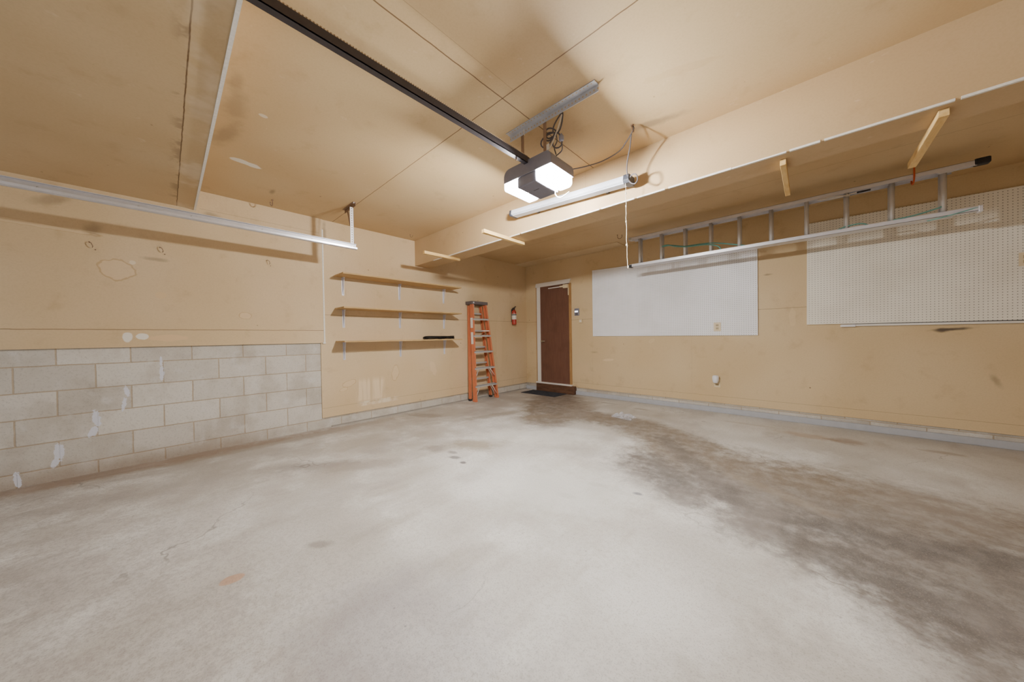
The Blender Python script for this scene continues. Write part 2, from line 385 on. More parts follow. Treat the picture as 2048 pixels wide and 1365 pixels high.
def wood(name, a, b, axis='y', rough=.6):
    g = G(name, rough, 0, .3)
    st = {'x': (.12, 1, 1), 'y': (1, .12, 1), 'z': (1, 1, .12)}[axis]
    n = g.noise(38, 5, .6, stretch=st, dist=.6); k = g.noise(3, 3)
    c = g.mix(g.mr(n, .3, .7), lin4(*a), lin4(*b)); c = g.mix(g.m('MULTIPLY', g.mr(k, .5, .75), .25), c, lin4(*[int(q*.75) for q in a]))
    g.bump(n, .1, .002); return g.done(c)
M['shelf'] = wood('shelf_board_wood', (178, 146, 98), (200, 168, 118), 'y')
M['pine'] = wood('pine_lumber', (220, 180, 112), (238, 206, 146), 'y')
M['jamb'] = wood('painted_jamb', (160, 120, 72), (180, 140, 90), 'z')
M['riser'] = wood('riser_wood', (84, 58, 42), (112, 80, 60), 'x', .7)
M['door'] = wood('door_brown', (108, 75, 62), (118, 83, 68), 'z', .35)
M['white'] = simple('white_paint', lin(228, 222, 214), .5, var=.06)
M['chalk'] = simple('chipped_white_edge', lin(232, 228, 220), .8, var=.2, scale=60)
M['cream'] = simple('cream_plastic', lin(226, 208, 172), .4, var=.04)
M['whiteplastic'] = simple('white_plastic', lin(236, 236, 240), .35, var=.03)
M['alu'] = simple('aluminium', lin(222, 220, 224), .34, .35, .5, .1, 20)
M['alu_dull'] = simple('aluminium_step', lin(186, 184, 182), .5, .25, .5, .12, 40)
M['rung'] = simple('rung_aluminium', lin(206, 202, 198), .4, .35, .5, .1, 20)
M['galv'] = simple('galvanised_steel', lin(216, 216, 222), .3, .6, .5, .14, 18)
M['dark'] = simple('dark_rubber', lin(44, 42, 44), .6, var=.15)
M['darkmetal'] = simple('dark_rail_steel', lin(74, 70, 74), .38, .6, .5, .12)
M['body'] = simple('charcoal_plastic', lin(132, 132, 146), .42, .1, .4, .08)
M['orange'] = simple('orange_fibreglass', lin(206, 120, 82), .45, var=.08)
M['cap'] = simple('grey_brown_cap', lin(98, 90, 90), .55, var=.08)
M['rust'] = simple('rusty_steel', lin(150, 124, 104), .6, .4, .4, .25, 50)
M['hook'] = simple('orange_vinyl_hook', lin(196, 84, 42), .45, var=.1)
M['cord'] = simple('grey_cord', lin(92, 88, 92), .5, var=.12)
M['ivory'] = simple('ivory_string', lin(224, 214, 196), .7, var=.1)
M['green'] = simple('green_rope', lin(110, 168, 158), .7, var=.2, scale=120)
M['red'] = simple('red_enamel', lin(176, 62, 50), .3, spec=.5, var=.05)
M['sticker'] = simple('paper_sticker', lin(232, 226, 214), .6, var=.08, scale=90)
M['mat'] = simple('mat_rubber', lin(58, 60, 66), .85, var=.25, scale=120)
M['beige'] = simple('beige_socket', lin(186, 166, 128), .45, var=.05)
M['bronze'] = simple('brushed_handle', lin(190, 176, 150), .3, .8)
M['black'] = simple('black_cord', lin(30, 28, 28), .45, var=.2)
M['fix'] = simple('fixture_white', lin(196, 198, 206), .4, var=.03)
M['fixcap'] = simple('fixture_end_grey', lin(58, 60, 68), .5, var=.1)

def perf(name, axis, pitch, base, holec, other=None, rough=.35, metal=.7, r=.2, cen=None):
    "galvanised strip with a row of punched holes, spaced along one axis"
    g = G(name, rough, metal, .5)
    a = getattr(g, axis); f = g.m('SUBTRACT', g.m('FRACT', g.m('DIVIDE', a, pitch)), .5)
    d = g.m('ABSOLUTE', f)
    if other:
        q = g.m('DIVIDE', g.m('SUBTRACT', getattr(g, other), cen), pitch)
        d = g.m('SQRT', g.m('ADD', g.m('MULTIPLY', f, f), g.m('MULTIPLY', q, q)))
    h = g.mr(d, r+.04, r-.04)
    c = g.mix(g.noise(20, 3), tuple(q*.85 for q in base)+(1,), (*base, 1))
    g.lk(g.m('MULTIPLY', g.m('SUBTRACT', 1.0, h), metal), g.b.inputs['Metallic'])
    return g.done(g.mix(h, c, (*holec, 1)))
M['perf_v'] = perf('punched_strap', 'z', .026, lin(226, 224, 224), lin(110, 92, 72), 'y', .4, .3, .2, 1.4125)
def angle_mat():
    g = G('punched_angle_iron', .36, .4, .5)
    f = g.m('SUBTRACT', g.m('FRACT', g.m('DIVIDE', g.x, .0254)), .5)
    q = g.m('DIVIDE', g.m('SUBTRACT', g.z, CZ-.024), .0254)
    d = g.m('SQRT', g.m('ADD', g.m('MULTIPLY', f, f), g.m('MULTIPLY', q, q)))
    q2 = g.m('DIVIDE', g.m('SUBTRACT', g.y, 1.735), .0254)
    d2 = g.m('SQRT', g.m('ADD', g.m('MULTIPLY', f, f), g.m('MULTIPLY', q2, q2)))
    h = g.mx(g.mr(d, .24, .18), g.m('MULTIPLY', g.mr(d2, .22, .16), g.m('GREATER_THAN', g.z, CZ-.006)))
    c = g.mix(g.noise(16, 3), lin4(170, 172, 180), lin4(214, 216, 222))
    g.lk(g.m('MULTIPLY', g.m('SUBTRACT', 1.0, h), .4), g.b.inputs['Metallic'])
    return g.done(g.mix(h, c, lin4(196, 168, 128)))
M['perf_h'] = angle_mat()
def chain_mat():
    g = G('drive_chain', .4, .5, .5)
    f = g.m('FRACT', g.m('DIVIDE', g.y, .0127))
    return g.done(g.mix(g.m('GREATER_THAN', f, .5), lin4(222, 208, 184), lin4(150, 132, 108)))
M['chain'] = chain_mat()

def lens_mat():
    m = bpy.data.materials.new('frosted_lens_lit'); m.use_nodes = True; nt = m.node_tree; nt.nodes.clear()
    o = nt.nodes.new('ShaderNodeOutputMaterial'); mx = nt.nodes.new('ShaderNodeMixShader'); mx.inputs[0].default_value = LENS_MIX
    t = nt.nodes.new('ShaderNodeBsdfTransparent'); e = nt.nodes.new('ShaderNodeEmission')
    n = nt.nodes.new('ShaderNodeTexNoise'); n.inputs['Scale'].default_value = 30
    rmp = nt.nodes.new('ShaderNodeMapRange'); rmp.inputs[3].default_value = LENS_E*.95; rmp.inputs[4].default_value = LENS_E*1.05
    nt.links.new(n.outputs['Fac'], rmp.inputs[0]); nt.links.new(rmp.outputs[0], e.inputs['Strength'])
    e.inputs['Color'].default_value = (1, .97, .94, 1)
    nt.links.new(t.outputs[0], mx.inputs[1]); nt.links.new(e.outputs[0], mx.inputs[2]); nt.links.new(mx.outputs[0], o.inputs[0])
    return m
def emit(name, col, st):
    g = G(name); g.b.inputs['Emission Strength'].default_value = st
    g.lk(g.mix(g.noise(10, 2), (*[q*.97 for q in col], 1), (*col, 1)), g.b.inputs['Emission Color'])
    return g.done((.8, .8, .8))
LENS_MIX, LENS_E = .5, 30.0
M['lens'] = lens_mat()
M['bulb'] = emit('lit_bulb', (1, .985, .96), 5600.0)
M['screen'] = emit('lit_screen', (.85, .88, 1.0), 2.2)

# ------------------------------------------------------------------ the setting
fl = struct(box(-.1, RX+.1, FY, BY+.1, -.12, 0).build('floor', M['floor']))
ce = struct(box(-.1, RX+.1, .22, BY+.1, CZ, CZ+.1).build('ceiling', M['ceiling']))
box(0.014, 2.2, 4.90, BY-.014, CZ-.010, CZ).build('patch_board', painted('patch_board_paint', 'xy', base=lin4(206, 182, 142), base2=lin4(214, 194, 160)), ce)
so = struct(box(-.1, RX+.1, FY, .22, SOF, CZ+.1).build('ceiling', M['soffit']))
struct(box(.014, RX, .207, .222, SOF-.008, SOF+.010).build('trim_1', M['chalk']))
bm_ = struct(box(.012, RX, 2.61, 2.865, BZ, CZ).build('trim_2', M['beam']))
bm_.name = 'trim_2'
# chipped white edge along the beam's lower front corner
mb = MB()
xs = .25
while xs < RX:
    L = random.uniform(.12, .5)
    if not (xs < .6 and random.random() < .5):
        mb.box(xs, min(RX, xs+L), 2.606, 2.606+random.uniform(.010, .017), BZ-.004, BZ+random.uniform(.004, .009))
    xs += L+random.uniform(0, .03)
mb.build('corner_bead', M['chalk'], bm_)
wl = struct(box(-.2, 0, FY, BY+.2, -.1, CZ+.1).build('wall_left', M['block_left']))
box(0, .026, FY, 1.335, 1.058, CZ).build('drywall_panel', M['left'], wl, .002)
box(0, .013, 1.296, BY, .126, CZ).build('drywall_panel', M['left'], wl, .002)
MB().box(.010, .031, 1.327, 1.343, 1.052, 2.46).box(.010, .036, 1.315, 1.347, 1.05, 1.068).build('corner_bead', M['chalk'], wl, .002)
wb = struct(box(-.2, RX+.2, BY, BY+.2, -.1, CZ+.1).build('wall_back', M['block_back']))
# panels around the doorway (opening X .40-1.09)
mb = MB().box(.013, .395, BY-.012, BY, .130, CZ).box(1.09, RX, BY-.012, BY, .130, CZ).box(.395, 1.09, BY-.012, BY, 2.10, CZ)
mb.build('drywall_panel', M['back'], wb)
struct(MB().box(0, .30, BY-.035, BY, 0, .070).box(1.22, RX, BY-.035, BY, 0, .070).build('baseboard_back', simple('footing_grey', lin(176, 178, 184), .85, var=.12, scale=14), None, .004))
struct(box(0, .022, 1.4, BY-.035, 0, .012).build('baseboard_left', simple('footing_grey_left', lin(150, 144, 136), .85, var=.2, scale=14)))
struct(box(RX, RX+.2, FY, BY+.2, -.1, CZ+.1).build('wall_right', M['back']))

# door
dr = bpy.data.objects.new('door_1', None); COL.objects.link(dr); dr.location = (.745, BY-.02, .15); struct(dr)
box(.392, 1.098, BY-.016, BY-.004, .165, 2.105).build('door_slab', M['door'], dr, .002)
MB().box(.315, .398, BY-.034, BY-.012, .150, 2.175).build('door_casing', M['white'], dr, .003)
MB().hexa([(.285, BY-.036, 2.105), (1.095, BY-.036, 2.105), (1.095, BY-.012, 2.105), (.285, BY-.012, 2.105)],
          [(.300, BY-.036, 2.185), (1.135, BY-.036, 2.185), (1.135, BY-.012, 2.185), (.300, BY-.012, 2.185)]).build('head_casing', M['white'], dr, .002)
MB().box(1.088, 1.135, BY-.030, BY-.012, .150, 2.105).build('door_casing', M['jamb'], dr, .002)
MB().box(.288, .316, BY-.022, BY-.012, .150, 2.105).build('door_stop', M['jamb'], dr)
MB().box(.30, 1.15, BY-.075, BY, .150, .176).build('threshold', M['white'], dr, .003)
hd = MB().cyl((.437, BY-.016, 1.0), (.437, BY-.05, 1.0), .022).tube([(.437, BY-.05, 1.0), (.437, BY-.066, 1.0), (.45, BY-.072, 1.003), (.535, BY-.072, 1.006)], .009).build('door_handle', M['bronze'], dr)
MB().box(.62, .92, BY-.05, BY-.028, 2.045, 2.062, Matrix.Identity(4)).build('closer_arm', M['white'], dr, .003)
MB().box(.985, 1.085, BY-.075, BY-.02, 2.015, 2.085).box(.90, .99, BY-.06, BY-.03, 2.04, 2.07).build('door_closer', M['cream'], dr, .004)
MB().box(1.07, 1.088, BY-.032, BY-.014, 1.88, 2.02).build('strike_plate', M['cream'], dr, .002)
struct(MB().box(.335, 1.215, BY-.105, BY, 0, .150).build('trim_3', M['riser'], None, .004))

# ------------------------------------------------------------------ pegboards and wall fittings
def pegboard(label, pts, mat, notch=None):
    y0, y1 = BY-.034, BY-.0125
    mb = MB()
    a, b, c, d = pts   # bl br tr tl (x,z)
    mb.hexa([(a[0], y0, a[1]), (b[0], y0, b[1]), (b[0], y1, b[1]), (a[0], y1, a[1])], [(d[0], y0, d[1]), (c[0], y0, c[1]), (c[0], y1, c[1]), (d[0], y1, d[1])])
    o = mb.build('pegboard', mat, None, .0015)
    return tag(o, label, 'pegboard')
pegboard('white pegboard panel hung beside the brown door with a small outlet in it', [(1.586, 1.088), (3.945, 1.069), (3.945, 2.19), (1.586, 2.265)], M['peg1'])
pegboard('cream white pegboard running off to the right behind the aluminium ladder', [(4.410, 1.188), (RX-.05, 1.172), (RX-.05, 2.365), (4.416, 2.383)], M['peg2'])

def outlet(label, x, z, y, w=.07, h=.115, plate=M['cream'], recess=False):
    t = thing('wall_outlet', label, 'outlet', (x, y, z-h/2))
    box(x-w/2, x+w/2, y-.006, y, z-h/2, z+h/2).build('cover_plate', plate, t, .002)
    for s in (-1, 1):
        r = MB().box(x-.017, x+.017, y-.009, y-.006, z+s*.021-.014, z+s*.021+.014).build('socket', M['beige'], t, .003)
        MB().box(x-.009, x-.006, y-.0105, y-.0085, z+s*.021-.003, z+s*.021+.007).box(x+.006, x+.009, y-.0105, y-.0085, z+s*.021-.003, z+s*.021+.007).build('slots', M['dark'], r)
    return t
outlet('small cream duplex outlet set in the white pegboard near its lower edge', 3.496, 1.193, BY-.034, .085, .12)
outlet('cream duplex outlet on the right pegboard at the edge of the view', 5.845, 1.718, BY-.034, .075, .12, M['cream'])
outlet('ivory outlet low on the tan wall holding a white plug-in device', 3.486, .405, BY-.012, .075, .11, M['cream'])
t = thing('plug_in_detector', 'rounded white plug-in device in the low outlet under the white pegboard', 'detector', (3.478, BY-.05, .43))
MB().lathe([(.002, 0), (.026, .002), (.034, .02), (.040, .05), (.040, .09), (.030, .105), (.002, .108)], (3.475, BY-.058, .412), 20).build('casing', M['whiteplastic'], t)
box(3.455, 3.495, BY-.060, BY-.0225, .43, .50).build('plug_base', M['whiteplastic'], t, .004)
t = thing('door_opener_button', 'dark wall button panel with glowing white display right of the brown door', 'control', (1.256, BY-.012, 1.483))
box(1.208, 1.304, BY-.034, BY-.012, 1.478, 1.612).build('panel', M['body'], t, .006)
box(1.218, 1.286, BY-.038, BY-.033, 1.540, 1.568).build('display', M['screen'], t, .003)
box(1.232, 1.282, BY-.038, BY-.033, 1.492, 1.525).build('push_button', M['cord'], t, .004)
t = thing('light_switch', 'small cream switch block below the dark wall button beside the door', 'switch', (1.339, BY-.012, 1.345))
box(1.306, 1.370, BY-.040, BY-.012, 1.342, 1.402).build('switch_block', M['cream'], t, .003)
box(1.328, 1.348, BY-.048, BY-.039, 1.362, 1.382).build('toggle', M['whiteplastic'], t, .002)
t = thing('cable_raceway', 'thin white surface conduit along the bottom of the right pegboard', 'conduit', (4.73, BY-.02, 1.15))
MB().cyl((4.78, BY-.028, 1.168), (RX-.05, BY-.028, 1.152), .012).build('conduit', M['white'], t)
MB().cyl((4.79, BY-.018, 1.184), (RX-.05, BY-.018, 1.170), .005).build('loose_wire', M['cord'], t)
box(4.69, 4.81, BY-.046, BY-.012, 1.150, 1.178).build('end_box', M['whiteplastic'], t, .008)

# door mat
t = thing('door_mat', 'dark grey rectangular mat on the concrete below the door step', 'mat', (.66, 4.92, 0))
box(.255, 1.065, 4.735, 5.125, 0, .008).build('mat_base', M['mat'], t, .003)
mb = MB()
for i in range(26): mb.box(.285, 1.035, 4.757+i*.0135, 4.764+i*.0135, .008, .0115)
mb.build('ribs', M['mat'], t)

# crumpled clear wrapper on the floor
def wrapper():
    random.seed(3); mb = MB(); nx, ny = 12, 9; vs = []
    for j in range(ny):
        for i in range(nx):
            u, v = i/(nx-1), j/(ny-1)
            x = 2.46+u*.30+random.uniform(-.012, .012); y = 4.03+v*.26-u*.06+random.uniform(-.012, .012)
            edge = min(u, 1-u, v, 1-v)
            vs.append((x, y, .004+random.uniform(0, .045)*(.25+min(1, edge*4))))
    fs = [(j*nx+i, j*nx+i+1, (j+1)*nx+i+1, (j+1)*nx+i) for j in range(ny-1) for i in range(nx-1) if not ((i in (0, nx-2)) and (j in (0, ny-2)))]
    mb.add(vs, fs, False)
    m = bpy.data.materials.new('clear_film'); m.use_nodes = True; nt = m.node_tree; b = nt.nodes['Principled BSDF']
    b.inputs['Base Color'].default_value = lin4(214, 216, 226); b.inputs['Roughness'].default_value = .25
    n = nt.nodes.new('ShaderNodeTexNoise'); n.inputs['Scale'].default_value = 25
    r = nt.nodes.new('ShaderNodeMapRange'); r.inputs[1].default_value = .35; r.inputs[2].default_value = .7; r.inputs[3].default_value = .05; r.inputs[4].default_value = .7
    nt.links.new(n.outputs['Fac'], r.inputs[0]); nt.links.new(r.outputs[0], b.inputs['Alpha'])
    return mb.build('plastic_wrapper', m)
tag(wrapper(), 'crumpled clear plastic wrapper lying on the stained concrete floor', 'wrapper')

# ------------------------------------------------------------------ shelves
def bracket(y, ztop, parent):
    h = .23
    mb = MB()
    mb.box(.013, .017, y-.015, y+.015, ztop-h, ztop)
    mb.box(.013, .075, y-.011, y+.011, ztop-.003, ztop)
    mb.prism([(.017, ztop-.003), (.072, ztop-.003), (.068, ztop-.012), (.024, ztop-h+.015), (.017, ztop-h+.01)], 'y', y-.004, y+.004)
    return mb.build('shelf_bracket', M['galv_w'], parent, .001)
M['galv_w'] = simple('pale_bracket_steel', lin(214, 214, 224), .35, .3, .5, .06)
for zt, lab in ((1.897, 'highest of the three plain wooden wall shelves on white brackets, empty'),
                (1.481, 'middle of the three plain wooden wall shelves on white brackets, empty'),
                (1.063, 'lowest of the three wooden wall shelves, with a black cord lying on it')):
    t = thing('wall_shelf', lab, 'shelf', (.013, 2.4, zt-.23), 'wooden wall shelves on the left wall')
    box(.013, .312, 1.466, 3.262, zt, zt+.018).build('shelf_board', M['shelf'], t, .001)
    for y in (1.565, 2.343, 3.118): bracket(y, zt, t)
def cord_pile():
    random.seed(11); t = thing('coiled_cord', 'bunched black cord lying on the lowest wall shelf', 'cord', (.13, 2.93, 1.081))
    z0 = 1.081
    for k in range(4):
        pts = []; n = 46; ph = random.uniform(0, 6)
        for i in range(n):
            a = i/(n-1)
            y = 2.95+.26*math.sin(a*2*PI*2.1+ph); x = .15+.055*math.sin(a*2*PI*4.2+ph*2+k)
            z = z0+.006+.022*abs(math.sin(a*9+k))+.006*k
            pts.append((x, y, z))
        MB().tube(bez(pts, 3), .0055, 6).build('cord_loop', M['black'], t)
    MB().tube([(.15+.03*math.cos(a), 2.69+.025*math.cos(a*1), z0+.022+.016*math.sin(a)) for a in [i*2*PI/14 for i in range(14)]], .010, 6, True).build('plug', M['black'], t)
    mb = MB().box(.10, .20, 2.93, 2.955, z0, z0+.05)
    mb.build('tie', M['black'], t, .004)
cord_pile()

# ------------------------------------------------------------------ step ladder (folded, leaning on left wall)
def lerp(a, b, t): return tuple(a[i]+(b[i]-a[i])*t for i in range(3))
def rail(mb, p0, p1, wx, wy, th=.005, side=1):
    "C channel between two points: web facing +-Y, flanges along X faces"
    def ring(p, x0, x1, y0, y1): return [(p[0]+x0, p[1]+y0, p[2]), (p[0]+x1, p[1]+y0, p[2]), (p[0]+x1, p[1]+y1, p[2]), (p[0]+x0, p[1]+y1, p[2])]
    a, b = -wx/2, wx/2
    if side > 0: web = (0, th); y0, y1 = 0, wy
    else: web = (-th, 0); y0, y1 = -wy, 0
    for (x0, x1, ya, yb) in ((a, b, *web), (a, a+th, y0, y1), (b-th, b, y0, y1)):
        mb.hexa(ring(p0, x0, x1, ya, yb), ring(p1, x0, x1, ya, yb))
def stepladder():
    t = thing('step_ladder', 'orange fibreglass step ladder folded and leaning on the tan wall', 'ladder', (.2, 3.8, 0))
    FL0, FL1 = (.245, 3.550, .02), (.150, 3.590, 1.68); FR0, FR1 = (.245, 4.098, .02), (.150, 3.925, 1.68)
    RL0, RL1 = (.115, 3.550, .02), (.060, 3.600, 1.66); RR0, RR1 = (.115, 4.070, .02), (.060, 3.900, 1.66)
    for a, b, s, n in ((FL0, FL1, 1, 'front_rail'), (FR0, FR1, -1, 'front_rail'), (RL0, RL1, 1, 'rear_rail'), (RR0, RR1, -1, 'rear_rail')):
        mb = MB(); w = .075 if n[0] == 'f' else .045
        rail(mb, a, b, w, .034, .004, s)
        o = mb.build(n, M['orange'], t, .001)
        f = MB().box(a[0]-w/2-.004, a[0]+w/2+.004, a[1]-(.004 if s > 0 else .038), a[1]+(.038 if s > 0 else .004), 0, .035)
        f.build('foot', M['orange'] if n[0] == 'f' else M['dark'], o, .003)
    for z in (1.43, 1.14, .86, .575, .27):
        k = (z-.02)/1.66; L = lerp(FL0, FL1, k); Rr = lerp(FR0, FR1, k)
        mb = MB().box(L[0]-.040, L[0]+.042, L[1]+.004, Rr[1]-.004, z-.004, z).box(L[0]+.036, L[0]+.042, L[1]+.004, Rr[1]-.004, z-.030, z).box(L[0]-.040, L[0]-.036, L[1]+.004, Rr[1]-.004, z-.024, z)
        for i in range(5): mb.box(L[0]-.034+i*.015, L[0]-.030+i*.015, L[1]+.006, Rr[1]-.006, z, z+.002)
        mb.build('step', M['alu_dull'], t)
    for z in (1.535, 1.23, .94, .66, .38):
        k = (z-.02)/1.64; L = lerp(RL0, RL1, k); Rr = lerp(RR0, RR1, k)
        MB().box(L[0]-.012, L[0]+.014, L[1]+.004, Rr[1]-.004, z-.028, z).box(L[0]+.010, L[0]+.020, L[1]+.004, Rr[1]-.004, z-.018, z-.010).build('rear_brace', M['alu_dull'], t)
    for z, dz in ((.56, .17), (.255, .20)):
        k = (z-.02)/1.66; L = lerp(FL0, FL1, k); Rr = lerp(FR0, FR1, k); k2 = (z-dz-.02)/1.66; L2 = lerp(FL0, FL1, k2); R2 = lerp(FR0, FR1, k2)
        MB().cyl((L[0]+.03, L[1]+.10, z-.01), (L2[0]+.03, L2[1]+.012, z-dz), .005, 6).build('diagonal_brace', M['alu'], t)
        MB().cyl((Rr[0]+.03, Rr[1]-.12, z-.01), (R2[0]+.03, R2[1]-.012, z-dz), .005, 6).cyl((Rr[0]-.03, Rr[1]-.12, z-.01), (R2[0]-.03, R2[1]-.012, z-dz), .005, 6).build('diagonal_brace', M['alu'], t)
    cap = MB().box(.022, .195, 3.570, 3.945, 1.675, 1.728); cap.build('top_cap', M['cap'], t, .006)
    MB().box(.193, .197, 3.600, 3.625, 1.690, 1.715).build('rivet_plate', M['alu'], t)
    for z0, z1 in ((1.265, 1.44), (.985, 1.19)):
        k = (z0-.02)/1.66; a = lerp(FL0, FL1, k); k = (z1-.02)/1.66; b = lerp(FL0, FL1, k)
        MB().hexa([(a[0]-.03, a[1]-.002, z0), (a[0]+.03, a[1]-.002, z0), (a[0]+.03, a[1]-.0005, z0), (a[0]-.03, a[1]-.0005, z0)],
                  [(b[0]-.03, b[1]-.002, z1), (b[0]+.03, b[1]-.002, z1), (b[0]+.03, b[1]-.0005, z1), (b[0]-.03, b[1]-.0005, z1)]).build('warning_sticker', M['sticker'], t)
    # pale hinge straps near the top
    MB().tube(bez([(.17, 3.64, 1.665), (.17, 3.635, 1.60), (.12, 3.65, 1.52), (.10, 3.66, 1.47)], 5), .004, 6).build('spreader', M['white'], t)
    MB().box(.20, .245, 3.78, 3.93, 1.205, 1.222).build('spreader_bar', M['white'], t, .003)
stepladder()

# ------------------------------------------------------------------ fire extinguisher
t = thing('fire_extinguisher', 'small red fire extinguisher with white label on the wall by the door corner', 'extinguisher', (.075, 4.775, 1.345))
c = (.072, 4.775, 1.345)
MB().lathe([(.002, 0), (.040, .002), (.046, .012), (.047, .03), (.047, .245), (.043, .268), (.030, .288), (.018, .300), (.002, .300)], c, 28).build('cylinder', M['red'], t)
MB().lathe([(.0475, .105), (.0482, .106), (.0482, .215), (.0475, .216)], c, 28).build('label_band', M['sticker'], t)
MB().lathe([(.0484, .188), (.0488, .189), (.0488, .205), (.0484, .206)], c, 28).build('label_stripe', M['dark'], t)
MB().lathe([(.002, .298), (.014, .298), (.014, .330), (.019, .332), (.019, .345), (.002, .346)], c, 16).build('valve', M['dark'], t)
MB().hexa([(c[0]-.008, c[1]-.01, c[2]+.34), (c[0]+.008, c[1]-.01, c[2]+.34), (c[0]+.008, c[1]+.01, c[2]+.34), (c[0]-.008, c[1]+.01, c[2]+.34)],
          [(c[0]-.008, c[1]+.04, c[2]+.375), (c[0]+.008, c[1]+.04, c[2]+.375), (c[0]+.008, c[1]+.06, c[2]+.365), (c[0]-.008, c[1]+.06, c[2]+.365)]).tube([(c[0], c[1]-.01, c[2]+.335), (c[0]+.004, c[1]-.055, c[2]+.325), (c[0]+.004, c[1]-.065, c[2]+.29)], .008, 8).build('lever', M['dark'], t)
MB().box(.013, .028, c[1]-.02, c[1]+.02, 1.40, 1.66).build('wall_bracket', M['dark'], t)

# ------------------------------------------------------------------ sticks nailed under the beam
def stick(label, x, y0, y1, z1=BZ, w=.042, h=.038, tilt=0.0):
    o = MB().hexa([(x-w/2, y0, z1-h), (x+w/2, y0, z1-h), (x+w/2, y1, z1-h+tilt), (x-w/2, y1, z1-h+tilt)],
                  [(x-w/2, y0, z1-.0005), (x+w/2, y0, z1-.0005), (x+w/2, y1, z1-.0005+tilt), (x-w/2, y1, z1-.0005+tilt)]).build('wood_stick', M['pine'], None, .002)
    return tag(o, label, 'stick', 'bare wooden sticks nailed under the ceiling beam')
stick('bare wood stick under the beam, nearest the left wall above the shelves', .86, 2.235, 2.80)
stick('bare wood stick under the beam, just left of the white strip light', 1.985, 2.225, 2.86)
stick('short bare wood stick under the beam, seen nearly end-on above the ladder', 4.312, 2.70, 3.33, w=.030)
stick('bare wood stick under the beam that reaches toward the right end of the ladder', 4.93, 2.67, 3.36, w=.036)

# ------------------------------------------------------------------ extension ladder on hooks
def ladder():
    t = thing('extension_ladder', 'long aluminium extension ladder hung sideways from ceiling hooks in front of the pegboards', 'ladder', (4.0, 4.6, 2.06))
    X0, X1 = 2.545, 5.462
    def chan(z, up, yc, x0, x1):
        th = .003; w = .060; fl = .038; mb = MB(); s = 1 if up else -1
        zz = lambda a, b: (min(a, b), max(a, b))
        mb.box(x0, x1, yc-w/2, yc+w/2, *zz(z, z+s*th))
        mb.box(x0, x1, yc-w/2, yc-w/2+th, *zz(z, z+s*fl)); mb.box(x0, x1, yc+w/2-th, yc+w/2, *zz(z, z+s*fl))
        return mb
    for yc, x0, x1 in ((4.572, X0, X1), (4.636, X0+.03, X1-.12)):
        chan(2.072, True, yc, x0, x1).build('side_rail', M['alu'], t)
        chan(2.490, False, yc, x0, x1).build('side_rail', M['alu'], t)
        for i in range(10):
            x = 2.679+i*.2893
            MB().cyl((x, yc, 2.075), (x, yc, 2.487), .0185, 12).build('rung', M['rung'], t)
    for z, a in ((2.072, 1), (2.49, -1)):
        MB().box(X0-.012, X0+.03, 4.54, 4.605, min(z-.004*a, z+.035*a), max(z-.004*a, z+.035*a)).build('end_cap', M['dark'] if z < 2.2 else M['alu_dull'], t, .004)
    MB().box(X1-.03, X1+.05, 4.535, 4.60, 2.448, 2.500).build('rubber_foot', M['dark'], t, .01)
    MB().hexa([(X1-.22, 4.545, 2.452), (X1-.20, 4.545, 2.440), (X1-.20, 4.555, 2.440), (X1-.22, 4.555, 2.452)], [(X1+.02, 4.545, 2.462), (X1+.03, 4.545, 2.450), (X1+.03, 4.555, 2.450), (X1+.02, 4.555, 2.462)]).build('foot_plate', M['alu'], t)
    MB().box(X1-.01, X1+.012, 4.54, 4.60, 2.062, 2.115).build('foot_plate', M['alu'], t, .003)
    # rungs' strap and ropes
    MB().tube(bez([(2.985, 4.55, 2.285), (3.06, 4.545, 2.285), (3.16, 4.545, 2.245), (3.30, 4.545, 2.215), (3.5, 4.55, 2.20), (3.62, 4.56, 2.16), (3.66, 4.57, 2.10)], 6), .0075, 6).build('pull_rope', M['green'], t)
    MB().tube(
        bez([(2.985, 4.56, 2.28), (3.10, 4.56, 2.275), (3.25, 4.56, 2.232), (3.42, 4.56, 2.222), (3.6, 4.56, 2.20), (3.9, 4.57, 2.11)], 6), .0075, 6).build('pull_rope', M['green'], t)
    MB().tube(
        bez([(4.50, 4.56, 2.098), (4.62, 4.56, 2.105), (4.70, 4.56, 2.13), (4.80, 4.565, 2.135), (4.88, 4.57, 2.100), (5.0, 4.56, 2.115), (5.12, 4.56, 2.125), (5.24, 4.56, 2.15), (5.27, 4.56, 2.16)], 6), .006, 6).build('pull_rope', M['green'], t)
    MB().tube(
        bez([(5.20, 4.60, 2.065), (5.30, 4.54, 2.068), (5.38, 4.54, 2.085), (5.45, 4.545, 2.10)], 6), .004, 6).build('pull_rope', M['green'], t)
    MB().tube(bez([(4.50, 4.53, 2.44), (4.58, 4.525, 2.425), (4.66, 4.525, 2.422), (4.74, 4.53, 2.43), (4.84, 4.53, 2.435)], 6), .004, 6).tube(
        bez([(4.52, 4.53, 2.445), (4.62, 4.525, 2.44), (4.72, 4.525, 2.415), (4.70, 4.53, 2.44)], 6), .004, 6).build('wire_tie', M['ivory'], t)
    MB().box(4.77, 4.86, 4.525, 4.54, 2.424, 2.438).build('wire_clip', M['dark'], t, .003)
ladder()
